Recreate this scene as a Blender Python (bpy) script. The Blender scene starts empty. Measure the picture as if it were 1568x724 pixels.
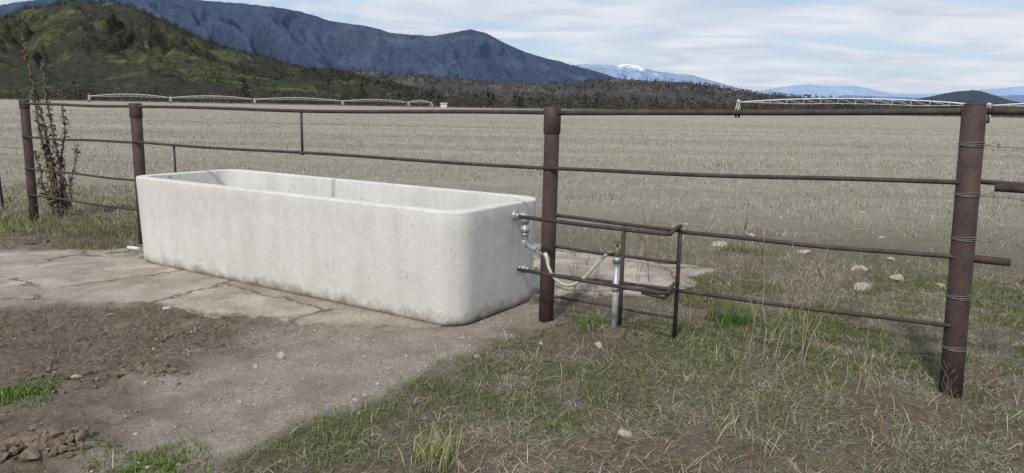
import bpy, math, random
import numpy as np
from mathutils import Vector, Matrix
random.seed(7); rng=np.random.default_rng(11)
sc=bpy.context.scene
# ------------------------------------------------------------------ camera
H=1.5
cd=bpy.data.cameras.new("camera"); cam=bpy.data.objects.new("camera",cd); sc.collection.objects.link(cam)
cd.sensor_width=36; cd.lens=26.4; cd.clip_end=90000; cd.clip_start=0.05
cam.matrix_world=Matrix.Translation((0,0,H))@Matrix.Rotation(math.radians(90-9.87),4,'X')@Matrix.Rotation(0.018,4,'Z')
sc.camera=cam
sc.view_settings.view_transform='Standard'; sc.view_settings.look='None'; sc.view_settings.exposure=0
# ------------------------------------------------------------------ noise
def _h(ix,iy,s):
    n=(ix.astype(np.int64)*374761393+iy.astype(np.int64)*668265263+s*974634777)&0x7fffffff
    n=((n^(n>>13))*1274126177)&0x7fffffff
    n=(n^(n>>16))&0xffff
    return n/65535.0
def vn(x,y,s=0):
    x=np.asarray(x,float); y=np.asarray(y,float)
    ix=np.floor(x); iy=np.floor(y); fx=x-ix; fy=y-iy
    fx=fx*fx*(3-2*fx); fy=fy*fy*(3-2*fy)
    a=_h(ix,iy,s);b=_h(ix+1,iy,s);c=_h(ix,iy+1,s);d=_h(ix+1,iy+1,s)
    return (a*(1-fx)+b*fx)*(1-fy)+(c*(1-fx)+d*fx)*fy
def fbm(x,y,s=0,o=4):
    r=0;a=.5;t=0
    for i in range(o):
        r=r+a*vn(x*2**i+i*17.3,y*2**i-i*9.1,s+i); t+=a; a*=.5
    return r/t
def sm(e0,e1,x):
    t=np.clip((x-e0)/(e1-e0),0,1); return t*t*(3-2*t)
# ------------------------------------------------------------------ layout
P0=np.array([-.357,4.83]); A=np.array([-.843,.538]); B=np.array([.538,.843])
def ab(x,y):
    dx=x-P0[0]; dy=y-P0[1]
    return dx*A[0]+dy*A[1], dx*B[0]+dy*B[1]
def T(a,b,z): p=P0+A*a+B*b; return (p[0],p[1],z)
def masks(x,y):
    a,b=ab(x,y)
    xb=np.interp(y,[1.2,2.91,3.13,3.675,4.3,4.69,5.1,5.5],[-1.75,-1.11,-.95,-.64,-.33,-.10,.30,.32])
    n=(fbm(x*2.1,y*2.1,3)-.5)*.55+(fbm(x*9,y*9,5)-.5)*.25
    back=np.interp(a,[-1,0,.3,4.2,4.7,9],[.9,.95,.9,.3,-.05,-.35])
    g=sm(-.12,.16,xb+n-x)*sm(-.12,.15,back+n*.8-b)
    soil=g*sm(-.15,.35,-1.72+n*1.6-x)*sm(-.2,.1,(5.35-y)+n)
    d=((x-.45)**2+(y-4.82)**2)**.5
    soil2=sm(.66,.25,d+n*.9)
    bare=sm(.57,.67,fbm(x*2.6,y*2.6,51,3))*sm(5.5,4.6,y)*(1-g)
    verge=sm(.75,.35,np.hypot((x+5.0)*.7,(y-7.75)*1.6)+n)
    soil=np.maximum(np.maximum(soil,soil2*.95),np.maximum(bare*.85,verge*.9))
    gn=fbm(x*1.3+5,y*1.3,21); g5=fbm(x*6,y*6,22)
    patch=sm(.42,.58,gn+.5*(g5-.5))
    edge=sm(1.05,.1,np.abs(x-xb-.38))*(y<5.0)*sm(.34,.54,g5+.25*(gn-.5)+.04)
    leftg=sm(-3.9,-4.9,x)*sm(6.9,7.6,y)*sm(16,11,y)*sm(.35,.5,g5)*(1-verge)
    rb=sm(.3,1.5,x)*sm(3.9,4.6,y)*sm(9.5,6.5,y)*.45
    green=np.clip(patch*.58+edge*.66+leftg*.8+rb*patch,0,1)*sm(15,7.0,y)*(1-.45*sm(1.0,2.2,x)*sm(4.2,3.2,y))
    tufts=sm(.28,.08,((x+2.53)**2+(y-3.67)**2)**.5+n*.3)+sm(.22,.08,((x+1.45)**2+(y-2.9)**2)**.5+n*.3)
    green=np.clip(green*(1-g)+tufts*.8,0,1)
    return g,soil,green,tufts
def gh(x,y):
    x=np.asarray(x,float); y=np.asarray(y,float)
    near=sm(60,15,np.abs(y))*sm(60,15,np.abs(x))
    z=(fbm(x*1.6,y*1.6,31)-.5)*.05+(fbm(x*7,y*7,33)-.5)*.030
    a,b=ab(x,y)
    flat=sm(.25,-.1,np.maximum(np.maximum(-1.0-a,a-5.0),np.maximum(-1.6-b,b-3.1)))
    z=z*(1-.8*flat)
    d=((x-.72)**2*.7+(y-4.78)**2)**.5
    z=z+.05*sm(.55,.1,d)
    d=((x+1.98)**2+(y-3.94)**2)**.5; z=z+.035*sm(.3,.05,d)
    d=((x+1.98)**2+(y-2.95)**2)**.5; z=z+.08*sm(.45,.05,d)
    z=z+.035*sm(4.75,3.2,y)*sm(.4,2.2,x)
    return z*near
# ------------------------------------------------------------------ mesh helpers
class MB:
    def __init__(s): s.v=[]; s.f=[]
    def tube(s,pts,r,n=10,cap=True):
        pts=[Vector(p) for p in pts]; m=len(pts)
        rr=r if isinstance(r,(list,tuple)) else [r]*m
        base=len(s.v); up=None
        for i,p in enumerate(pts):
            if i==0: t=pts[1]-p
            elif i==m-1: t=p-pts[i-1]
            else: t=(pts[i+1]-p).normalized()+(p-pts[i-1]).normalized()
            t.normalize()
            if up is None:
                up=Vector((0,0,1)) if abs(t.z)<.9 else Vector((1,0,0))
            up=(up-t*up.dot(t)).normalized(); sd=t.cross(up)
            for k in range(n):
                an=2*math.pi*k/n
                s.v.append(tuple(p+(up*math.cos(an)+sd*math.sin(an))*rr[i]))
        for i in range(m-1):
            for k in range(n):
                a=base+i*n+k; b=base+i*n+(k+1)%n
                s.f.append((a,b,b+n,a+n))
        if cap:
            s.f.append(tuple(base+k for k in reversed(range(n)))); s.f.append(tuple(base+(m-1)*n+k for k in range(n)))
    def box(s,c,sz,rz=0):
        b=len(s.v); cx,cy,cz=c; co,si=math.cos(rz),math.sin(rz)
        for dz in(-1,1):
            for dx,dy in((-1,-1),(1,-1),(1,1),(-1,1)):
                x=dx*sz[0]/2;y=dy*sz[1]/2
                s.v.append((cx+x*co-y*si,cy+x*si+y*co,cz+dz*sz[2]/2))
        for q in((3,2,1,0),(4,5,6,7),(0,1,5,4),(1,2,6,5),(2,3,7,6),(3,0,4,7)): s.f.append(tuple(b+i for i in q))
    def obj(s,name,mat,parent=None,smooth=True,bevel=0):
        me=bpy.data.meshes.new(name); me.from_pydata(s.v,[],s.f); me.materials.append(mat)
        if smooth:
            me.polygons.foreach_set("use_smooth",[len(p.vertices)<=4 for p in me.polygons])
        o=bpy.data.objects.new(name,me); sc.collection.objects.link(o)
        if parent: o.parent=parent
        return o
def empty(name):
    o=bpy.data.objects.new(name,None); sc.collection.objects.link(o); o.empty_display_size=.2; return o
def npmesh(name,V,F,mat,col=None,smooth=False,loops=None):
    me=bpy.data.meshes.new(name)
    me.vertices.add(len(V)); me.vertices.foreach_set("co",np.ascontiguousarray(V,dtype=np.float32).ravel())
    li=np.concatenate([f.ravel() for f in F]); cnt=np.concatenate([np.full(len(f),f.shape[1]) for f in F])
    st=np.concatenate([[0],np.cumsum(cnt)[:-1]])
    me.loops.add(len(li)); me.loops.foreach_set("vertex_index",li.astype(np.int32))
    me.polygons.add(len(cnt)); me.polygons.foreach_set("loop_start",st.astype(np.int32))
    me.polygons.foreach_set("use_smooth",np.full(len(cnt),smooth))
    me.update(calc_edges=True)
    if col is not None:
        ca=me.color_attributes.new("col",'FLOAT_COLOR','POINT')
        c=np.ones((len(V),4),np.float32); c[:,:3]=col; ca.data.foreach_set("color",c.ravel())
    me.materials.append(mat)
    o=bpy.data.objects.new(name,me); sc.collection.objects.link(o); return o
# ------------------------------------------------------------------ materials
class N:
    def __init__(s,name):
        s.m=bpy.data.materials.new(name); s.m.use_nodes=True; s.t=s.m.node_tree; s.n=s.t.nodes
        s.b=s.n["Principled BSDF"]; s.b.inputs["Specular IOR Level"].default_value=.25
    def l(s,a,b): s.t.links.new(a,b)
    def new(s,t,**k):
        x=s.n.new(t)
        for a,b in k.items(): setattr(x,a,b)
        return x
    def pos(s,scale=(1,1,1),obj=False):
        if obj: o=s.new("ShaderNodeTexCoord").outputs["Object"]
        else: o=s.new("ShaderNodeNewGeometry").outputs["Position"]
        m=s.new("ShaderNodeMapping"); m.inputs["Scale"].default_value=scale; s.l(o,m.inputs[0]); return m.outputs[0]
    def noise(s,vec,scale,det=4,rough=.6,dist=0,out="Fac"):
        x=s.new("ShaderNodeTexNoise"); x.inputs["Scale"].default_value=scale; x.inputs["Detail"].default_value=det
        x.inputs["Roughness"].default_value=rough; x.inputs["Distortion"].default_value=dist; s.l(vec,x.inputs["Vector"]); return x.outputs[out]
    def vor(s,vec,scale,feat='F1',out="Distance"):
        x=s.new("ShaderNodeTexVoronoi",feature=feat); x.inputs["Scale"].default_value=scale; s.l(vec,x.inputs["Vector"]); return x.outputs[out]
    def ramp(s,fac,stops):
        x=s.new("ShaderNodeValToRGB"); e=x.color_ramp.elements
        while len(e)<len(stops): e.new(.5)
        for i,(p,c) in enumerate(stops):
            e[i].position=p; e[i].color=(c,c,c,1) if not isinstance(c,tuple) else (*c,1)
        s.l(fac,x.inputs[0]); return x.outputs[0]
    def mix(s,f,a,b,mode='MIX'):
        x=s.new("ShaderNodeMix",data_type='RGBA',blend_type=mode)
        for inp,v in((x.inputs[0],f),(x.inputs[6],a),(x.inputs[7],b)):
            if hasattr(v,'links'): s.l(v,inp)
            elif isinstance(v,tuple): inp.default_value=(*v,1)
            else: inp.default_value=v
        return x.outputs[2]
    def math(s,op,a,b=0,clamp=False):
        x=s.new("ShaderNodeMath",operation=op,use_clamp=clamp)
        for inp,v in((x.inputs[0],a),(x.inputs[1],b)):
            if hasattr(v,'links'): s.l(v,inp)
            else: inp.default_value=v
        return x.outputs[0]
    def attr(s,name,out="Fac"):
        x=s.new("ShaderNodeAttribute",attribute_name=name); return x.outputs[out]
    def bump(s,h,strength=.5,dist=.01):
        x=s.new("ShaderNodeBump"); x.inputs["Strength"].default_value=strength; x.inputs["Distance"].default_value=dist
        s.l(h,x.inputs["Height"]); s.l(x.outputs[0],s.b.inputs["Normal"])
    def fin(s,col,rough=.85,metal=0):
        if hasattr(col,'links'): s.l(col,s.b.inputs["Base Color"])
        else: s.b.inputs["Base Color"].default_value=(*col,1)
        s.b.inputs["Roughness"].default_value=rough; s.b.inputs["Metallic"].default_value=metal; return s.m
def simple(name,c1,c2,scale=20,rough=.8,metal=0,bump=0,stretch=(1,1,1)):
    m=N(name); p=m.pos(stretch); n=m.noise(p,scale,4,.65)
    if bump: m.bump(n,bump,.004)
    return m.fin(m.ramp(n,[(.3,c1),(.7,c2)]),rough,metal)
def m_col(name,rough=.8):
    m=N(name); c=m.attr("col","Color"); m.b.inputs["Specular IOR Level"].default_value=0
    return m.fin(c,rough)

def m_ground():
    m=N("ground_soil_and_thatch"); p=m.pos()
    n1=m.noise(p,55,4,.7); n2=m.noise(p,6,4,.6); n3=m.noise(p,.35,3,.6)
    ps=m.pos((.10,1,1)); n4=m.noise(ps,.16,5,.65)
    th=m.ramp(n1,[(.3,(.085,.068,.05)),(.5,(.18,.152,.11)),(.72,(.34,.30,.23))])
    th=m.mix(m.math('MULTIPLY',m.ramp(n2,[(.4,0),(.65,1)]),.55),th,(.13,.10,.072))
    gr=m.ramp(n1,[(.3,(.05,.056,.026)),(.7,(.14,.16,.065))])
    th=m.mix(m.math('MULTIPLY',m.attr("green"),.55),th,gr)
    ff=m.ramp(m.math('ADD',m.math('MULTIPLY',n4,.6),m.math('MULTIPLY',m.noise(p,2.2,5,.75),.4)),[(.36,(.205,.178,.138)),(.5,(.295,.264,.210)),(.66,(.40,.365,.30))])
    ff=m.mix(m.ramp(n3,[(.5,0),(.7,.15)]),ff,(.20,.20,.13))
    th=m.mix(m.attr("far"),th,ff)
    th=m.mix(m.attr("meadow"),th,(.105,.125,.055))
    g1=m.noise(p,120,4,.75); g2=m.noise(p,3.5,5,.6)
    v=m.vor(p,85,'F1','Color'); vb=m.new("ShaderNodeRGBToBW"); m.l(v,vb.inputs[0])
    gv=m.ramp(g1,[(.3,(.19,.158,.128)),(.5,(.345,.297,.243)),(.72,(.52,.46,.39))])
    gv=m.mix(.33,gv,m.ramp(vb.outputs[0],[(.1,(.15,.125,.102)),(.9,(.65,.59,.52))]))
    gv=m.mix(m.ramp(g2,[(.42,0),(.66,.65)]),gv,(.215,.168,.125))
    so=m.ramp(m.noise(p,28,6,.75),[(.3,(.062,.045,.032)),(.52,(.15,.113,.083)),(.75,(.32,.26,.20))])
    so=m.mix(m.ramp(m.noise(p,2.6,4,.65),[(.5,0),(.66,.6)]),so,m.mix(.5,gv,so))
    c=m.mix(m.attr("gravel"),th,gv); c=m.mix(m.math('MULTIPLY',m.attr("soil"),.9),c,so)
    hgt=m.math('ADD',m.math('MULTIPLY',n1,.5),m.math('ADD',m.math('MULTIPLY',g1,.35),m.math('MULTIPLY',n2,.9)))
    m.bump(hgt,1.0,.036)
    return m.fin(c,.95)
# ------------------------------------------------------------------ ground
def axis(lo,hi,step,far_lo,far_hi,g=1.13):
    c=list(np.arange(lo,hi,step)); s=step; x=c[-1]
    while x<far_hi: s*=g; x+=s; c.append(x)
    s=step; x=c[0]; pre=[]
    while x>far_lo: s*=g; x-=s; pre.append(x)
    return np.array(pre[::-1]+c)
xs=axis(-6.0,5.0,.032,-26000,26000); ys=axis(1.9,9.0,.032,-3000,30000)
X,Y=np.meshgrid(xs,ys); nx=len(xs); ny=len(ys)
g,so,gr,tu=masks(X,Y)
hoof=sm(.62,.74,vn(X*6.5,Y*6.5,47))*so*g*(np.abs(Y)<10)
Z=gh(X,Y)+so*(fbm(X*12,Y*12,41)-.5)*.06*(np.abs(Y)<10)-hoof*.022
V=np.stack([X,Y,Z],-1).reshape(-1,3)
idx=np.arange(nx*ny).reshape(ny,nx)
F=np.stack([idx[:-1,:-1],idx[:-1,1:],idx[1:,1:],idx[1:,:-1]],-1).reshape(-1,4)
ground=npmesh("ground",V,[F],m_ground(),smooth=True)
for nm,arr in(("gravel",g),("soil",so),("green",gr),("far",sm(7,13,Y)),("meadow",sm(330,430,Y))):
    at=ground.data.attributes.new(nm,'FLOAT','POINT'); at.data.foreach_set("value",arr.astype(np.float32).ravel())

# ------------------------------------------------------------------ concrete slab
def m_slab():
    m=N("slab_concrete"); p=m.pos(); n=m.noise(p,2.2,6,.7); f=m.noise(p,70,5,.7)
    c=m.ramp(n,[(.38,(.27,.225,.178)),(.5,(.40,.352,.295)),(.62,(.53,.485,.42))])
    c=m.mix(m.ramp(f,[(.35,.5),(.6,0)]),c,(.19,.155,.12))
    d1=m.noise(p,4.5,5,.7,0,"Color"); pd=m.mix(.16,p,d1,'LINEAR_LIGHT')
    cr=m.vor(pd,.85,'DISTANCE_TO_EDGE'); gate=m.ramp(m.noise(p,1.3,3,.6),[(.36,0),(.46,1)])
    crk=m.math('MULTIPLY',m.ramp(cr,[(.006,1),(.020,0)]),gate)
    dirt=m.ramp(m.noise(p,1.7,6,.75,.6),[(.49,0),(.60,.85)]); c=m.mix(dirt,c,m.ramp(m.noise(p,110,4,.7),[(.3,(.17,.14,.11)),(.7,(.35,.30,.245))]))
    c=m.mix(m.math('MULTIPLY',crk,.85),c,(.09,.07,.052))
    vc=m.new("ShaderNodeRGBToBW"); m.l(m.vor(pd,.85,'F1','Color'),vc.inputs[0]); c=m.mix(m.ramp(vc.outputs[0],[(.3,.30),(.7,0)]),c,(.24,.20,.16))
    w=m.new("ShaderNodeTexWave"); w.inputs["Scale"].default_value=11; w.inputs["Distortion"].default_value=3; w.inputs["Detail"].default_value=3; m.l(m.pos((.54,.84,1)),w.inputs[0])
    m.bump(m.math('ADD',m.math('ADD',f,m.math('MULTIPLY',w.outputs["Fac"],.6)),m.math('MULTIPLY',crk,-1.8)),.6,.012)
    return m.fin(c,.9)
poly=[(.22,.0),(.42,-.14),(.85,-.46),(1.25,-.50),(1.6,-.66),(2.15,-.70),(2.55,-.98),(3.0,-1.08),(3.4,-1.33),(4.2,-1.45),(4.9,-1.2),(5.2,-.7),(4.85,-.25),(4.5,.15),(4.25,.5),(4.1,2.0),(4.15,3.0),(2,3.05),(-.78,3.0),(-.80,1.72),(-.2,1.5),(.03,1.2),(.05,.5)]
pp=[]
for i in range(len(poly)):
    a0=np.array(poly[i]);a1=np.array(poly[(i+1)%len(poly)]); L=np.linalg.norm(a1-a0); k=max(1,int(L/.04))
    nn=np.array([-(a1-a0)[1],(a1-a0)[0]])/L
    for j in range(k):
        q=a0+(a1-a0)*j/k; o=(fbm(q[0]*4.0,q[1]*4.0,77)-.5)*.30+(fbm(q[0]*17.0,q[1]*17.0,79)-.5)*.09
        pp.append(q+nn*float(o))
mb=MB(); n=len(pp)
for q in pp: mb.v.append(T(q[0],q[1],-.05))
for q in pp: mb.v.append(T(q[0],q[1],.014))
for i in range(n): mb.f.append((i,(i+1)%n,(i+1)%n+n,i+n))
mb.f.append(tuple(range(n,2*n)))
slab=mb.obj("concrete_pad",m_slab(),smooth=False)

# ------------------------------------------------------------------ trough
def m_trough():
    m=N("trough_concrete"); p=m.pos(); 
    n=m.noise(p,2.2,6,.6,.4); f=m.noise(p,45,5,.7); st=m.noise(m.pos((9,9,.8)),1.2,5,.65)
    c=m.ramp(n,[(.3,(.54,.522,.49)),(.5,(.60,.585,.552)),(.7,(.655,.643,.612))])
    c=m.mix(m.ramp(st,[(.47,0),(.70,.38)]),c,(.46,.44,.405))
    mt=m.noise(p,9,5,.7); c=m.mix(m.ramp(mt,[(.52,0),(.66,.4)]),c,(.69,.68,.655))
    c=m.mix(m.ramp(f,[(.32,.40),(.5,0)]),c,(.38,.36,.33))
    vc=m.noise(p,4,3,.6); vc2=m.ramp(vc,[(.46,0),(.56,1)])
    pj=m.mix(.012,p,m.noise(p,60,2,.5,0,"Color"),'LINEAR_LIGHT')
    def pit(sc,r0,r1): return m.ramp(m.vor(pj,sc),[(r0,1),(r1,0)])
    pt=m.math('MAXIMUM',m.math('MULTIPLY',pit(26,.07,.14),vc2),m.math('MULTIPLY',pit(60,.08,.20),m.ramp(m.noise(p,7,2,.5),[(.52,0),(.58,1)])))
    pt=m.math('MAXIMUM',pt,m.math('MULTIPLY',pit(11,.035,.07),.8))
    c=m.mix(m.math('MULTIPLY',pt,.65),c,(.21,.19,.165))
    sp=m.new("ShaderNodeSeparateXYZ"); m.l(m.pos(),sp.inputs[0])
    low=m.ramp(m.math('ADD',sp.outputs[2],m.math('MULTIPLY',m.math('SUBTRACT',m.noise(p,7,5,.7),.5),.28)),[(.01,.9),(.10,0)])
    c=m.mix(low,c,(.19,.158,.125))
    sp2=m.math('MULTIPLY',m.ramp(sp.outputs[2],[(.05,.22),(.55,0)]),m.ramp(mt,[(.4,0),(.6,1)])); c=m.mix(sp2,c,(.36,.33,.29))
    h=m.math('SUBTRACT',m.math('ADD',m.math('MULTIPLY',f,.4),m.math('ADD',m.math('MULTIPLY',n,.8),m.math('MULTIPLY',mt,.4))),pt)
    m.bump(h,.6,.008); return m.fin(c,.9)
L,W,HT=3.78,1.15,.805
def ring(ins,r,z,k=10):
    out=[]; a0,a1,b0,b1=ins,L-ins,ins,W-ins; r=max(r,.01)
    for(cx,cy,s)in((a0+r,b0+r,180),(a1-r,b0+r,270),(a1-r,b1-r,0),(a0+r,b1-r,90)):
        for i in range(k+1):
            t=math.radians(s+90*i/k); out.append((cx+r*math.cos(t),cy+r*math.sin(t),z))
    return out
trough=empty("concrete_water_trough")
rings=[]; z0=-.004; BR=.055; TI=.022
rings.append(ring(.13,.12,z0))
for i in range(7):
    t=math.radians(90*i/6); rings.append(ring(TI+BR*(1-math.sin(t)),.19-.5*BR*(1-math.sin(t)),z0+BR*(1-math.cos(t))))
for z in(.25,.40,.55,.70): rings.append(ring(TI*(1-(z-.07)/.73),.19+.02*z,z))
for i in range(5):
    t=math.radians(90*i/4); rings.append(ring(.014*(1-math.cos(t)),.205,HT-.016+.016*math.sin(t)))
for i in range(5):
    t=math.radians(90*i/4); rings.append(ring(.085+.012*math.sin(t),.15,HT-.012*(1-math.cos(t))))
rings.append(ring(.125,.14,.5)); rings.append(ring(.155,.13,.2)); rings.append(ring(.19,.1,.13))
mb=MB(); m_=len(rings[0])
for ri in rings:
    for q in ri: mb.v.append(T(q[0],q[1],q[2]))
for i in range(len(rings)-1):
    for k in range(m_):
        a=i*m_+k;b=i*m_+(k+1)%m_; mb.f.append((a,b,b+m_,a+m_))
mb.f.append(tuple(reversed(range(m_)))); mb.f.append(tuple((len(rings)-1)*m_+k for k in range(m_)))
for fi in range(len(mb.f)): mb.f[fi]=tuple(reversed(mb.f[fi]))
MT=m_trough(); mb.obj("basin",MT,trough)
wm=N("trough_water"); wm.b.inputs["Roughness"].default_value=.05; wm.b.inputs["Base Color"].default_value=(.03,.045,.035,1)
mb=MB(); rr_=ring(.158,.13,.36)
for q in rr_: mb.v.append(T(*q))
mb.f.append(tuple(range(len(rr_)))); mb.obj("water",wm.m,trough)
galv=simple("galvanised_steel",(.27,.28,.29),(.52,.53,.54),60,.5,.45,.2)
mb=MB(); mb.tube([T(3.66,.30,.765),T(3.58,.30,.765)],.02,12); mb.tube([T(3.60,.30,.765),T(3.585,.30,.765)],.036,6)
mb.tube([T(3.58,.30,.765),T(3.565,.30,.755),T(3.56,.30,.70)],.016,8)
mb.obj("float_valve",galv,trough)
wh=simple("white_pvc",(.55,.55,.53),(.68,.68,.66),30,.5)
mb=MB(); mb.tube([T(3.70,.03,.13),T(3.82,-.01,.135)],.016,10); mb.obj("drain_stub",wh,trough)

# ------------------------------------------------------------------ fence
def m_rust(name,dark,mid,rust):
    m=N(name); p=m.pos(); n=m.noise(p,9,6,.7); f=m.noise(p,90,4,.7); s=m.noise(m.pos((14,14,1.5)),1.5,4,.6)
    c=m.ramp(n,[(.3,dark),(.52,mid),(.75,rust)]); c=m.mix(m.ramp(s,[(.5,0),(.7,.5)]),c,dark)
    c=m.mix(m.ramp(f,[(.55,0),(.75,.35)]),c,(.21,.16,.14))
    m.bump(f,.3,.003); return m.fin(c,.68,.1)
RP=m_rust("rusty_post_steel",(.036,.026,.024),(.066,.046,.041),(.11,.070,.055))
RR=m_rust("rusty_rail_steel",(.034,.026,.024),(.062,.046,.042),(.108,.074,.059))
fence=empty("pipe_rail_fence")
pR=Vector((2.386,3.863,0)); pC=Vector((.253,5.17,0)); p2=Vector((-3.883,7.80,0)); p3=Vector((-5.82,9.03,0))
def post(nm,b,top,r,sleeve=0,lean=(0,0)):
    mb=MB(); bz=float(gh(b.x,b.y))-.15
    P=lambda z:(b.x+lean[0]*z,b.y+lean[1]*z,z)
    mb.tube([P(bz),P(.4),P(top-.004),P(top)],[r,r,r,r*.93],20)
    if sleeve: mb.tube([P(top-sleeve),P(top-sleeve+.006),P(top+.004),P(top+.008)],[r*1.05,r*1.12,r*1.12,r*1.04],20)
    mb.tube([P(top),P(top+.01)],[r*.9,r*.8],20)
    return mb.obj(nm,RP,fence)
post("post_1",pR,1.545,.056,0,(-.038,0)); post("post_2",pC,1.488,.052,.17,(.005,0)); post("post_3",p2,1.45,.056,.14); post("post_4",p3,1.465,.05,.1,(.005,0))
def rail(mb,p,q,r,wob=.008,n=16,seed=0):
    p=Vector(p);q=Vector(q); pts=[]; wob*=.45
    for i in range(n+1):
        t=i/n; w=math.sin(math.pi*t)
        pts.append(p.lerp(q,t)+Vector((0,0,wob*w*(math.sin(3.3*t*2+seed)-.9)))+Vector((.4,.6,0))*wob*.5*math.sin(5*t+seed)*w)
    mb.tube(pts,r,8)
def at(p,z,off=0): return Vector((p.x+.52*off,p.y+.85*off,z))
d=(pR-pC).normalized(); pE=pR+d*2.45; pLft=p3+(p3-p2)
bend=Vector((1.061,4.675,0))
mb=MB()
rail(mb,at(pC,1.458),at(pR,1.515),.0175,.004); rail(mb,at(pR,1.515),at(pE,1.55),.0175,.004)
rail(mb,at(p2,1.425),at(pC,1.460),.015,.022,24,1); rail(mb,at(p3,1.425),at(p2,1.425),.015,.01)
mb.obj("top_rail",RR,fence)
mb=MB()
rail(mb,at(pC,1.085,-.05),at(pR,1.155,-.05),.0125,.012,20,2); rail(mb,at(pR,1.155,.05),at(pE,1.13,.05),.0125,.01)
rail(mb,at(p2,1.068,-.05),at(pC,1.085,-.05),.0125,.022,24,4); rail(mb,at(p3,1.04,-.05),at(p2,1.06,-.05),.0125,.02,16,3)
mb.tube([at(pR,1.135,-.02)+d*.08,at(pR,1.132,-.02)+d*.5],.02,10)
rail(mb,at(p3,.66,-.05),at(p2,.67,-.05),.012,.014,16,5); rail(mb,at(p3,.345,-.05),at(p2,.36,-.05),.012,.012,16,6)
rail(mb,at(bend,.735),at(pR,.765,-.05),.013,.012,16,1); rail(mb,at(bend,.355),at(pR,.395,-.05),.012,.008,16,2)
mb.obj("mid_rails",RR,fence)
mb=MB(); mb.tube([at(pR,.757)-d*.02,at(pR,.757)+d*.19],.021,12); mb.obj("rail_stub",RP,fence)
mb=MB()
mb.tube([(-1.816,6.485,1.44),(-1.816,6.485,1.05)],.011,8); mb.tube([(-3.35,7.44,1.05),(-3.35,7.44,.70)],.011,8)
mb.obj("uprights",RR,fence)
# ------------------------------------------------------------------ hydrant cage
cage=empty("hydrant_guard_cage")
mb=MB()
nl=Vector((.046,4.965,0)); nr=Vector((.915,4.36,0))
def hook(z):
    return [at(nl,z), at(nl.lerp(nr,.5),z-.004), at(nr,z)-Vector((.03,-.02,0)), at(nr,z)+Vector((.02,.01,0)), at(bend,z-.004)-Vector((.04,.06,0)), at(bend,z)]
mb.tube(hook(.772),.0135,10); mb.tube(hook(.412),.0125,10)
mb.tube([at(nr,.395)-Vector((.12,-.08,0)),at(nr,.385),at(bend,.372)],.011,8)
rail(mb,at(pC,.762),at(bend,.742),.0125,.004,8); rail(mb,at(pC,.54),at(bend,.535),.011,.006,8,2)
rail(mb,at(pC,.335),at(bend,.36),.012,.006,8,4); rail(mb,at(pC,.185),at(bend,.175),.010,.008,8,5)
k=nl.lerp(nr,.731); mb.tube([at(k,.785),at(k,.17)],.013,10)
mb.tube([at(bend,.75),at(bend,.04)],.0135,10)
mb.tube([at(k,.40),at(k,.33)+Vector((.35,.25,0))],.008,6)
mb.obj("cage_bars",RR,cage)
# ------------------------------------------------------------------ hydrant + plumbing
hyd=empty("standpipe_hydrant"); hx,hy=.695,4.86
mb=MB(); mb.tube([(hx,hy,-.1),(hx-.0,hy,.50)],.021,14); mb.tube([(hx,hy,.30),(hx,hy,.345)],.026,14); mb.tube([(hx,hy,.49),(hx,hy,.53)],.028,8); mb.obj("riser",galv,hyd)
brass=simple("weathered_brass",(.10,.13,.09),(.22,.22,.13),50,.5,.5,.2)
mb=MB(); mb.tube([(hx,hy,.53),(hx,hy,.55),(hx,hy,.585),(hx,hy,.60)],[.017,.024,.024,.014],12)
mb.tube([(hx,hy,.565),(hx-.05,hy+.005,.56),(hx-.065,hy+.005,.545)],[.014,.014,.015],10)
mb.tube([(hx,hy,.60),(hx,hy,.63)],.007,8); mb.obj("valve",brass,hyd)
gm=simple("oxidised_handle",(.05,.085,.065),(.09,.13,.10),30,.6)
mb=MB(); c=Vector((hx,hy,.632)); mb.tube([c+Vector((math.cos(t)*.026,math.sin(t)*.026,0)) for t in np.linspace(0,2*math.pi,17)],.005,6,False); mb.tube([c-Vector((.026,0,0)),c+Vector((.026,0,0))],.004,6); mb.obj("handle",gm,hyd)
pl=empty("water_supply_pipe")
e0=Vector(T(.012,.70,.715)); out=Vector((.843,-.538,0))
mb=MB(); a1=e0+out*.10
mb.tube([e0-out*.03,e0+out*.03],.036,8); mb.tube([e0,e0+out*.06],.021,12)
mb.tube([e0+out*.05,e0+out*.085,a1+Vector((0,0,-.012)),a1+Vector((0,0,-.05))],[.030,.030,.030,.030],12)
mb.tube([a1+Vector((0,0,-.04)),a1+Vector((0,0,-.2))],.019,12)
mb.tube([a1+Vector((0,0,-.075)),a1+Vector((0,0,-.115))],.033,8); mb.tube([a1+Vector((0,0,-.12)),a1+Vector((0,0,-.14))],.028,6)
c2=a1+Vector((0,0,-.2)); dr=Vector((.22,-.45,0)).normalized()
mb.tube([c2+Vector((0,0,.025)),c2,c2+dr*.03],.027,12)
h0=c2+dr*.22+Vector((0,0,-.02)); mb.tube([c2,h0],.018,12); mb.tube([h0-dr*.03,h0+dr*.02],.025,6)
q=Vector(T(.03,.80,.30)); mb.tube([q-out*.05,q+out*.05],.02,12); mb.tube([q+out*.04,q+out*.075],.033,10); mb.tube([q+out*.075,q+out*.1],.024,6)
mb.obj("galvanised_fittings",galv,pl)
hosem=simple("braided_hose",(.26,.25,.20),(.58,.56,.48),160,.7,0,.6)
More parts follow.
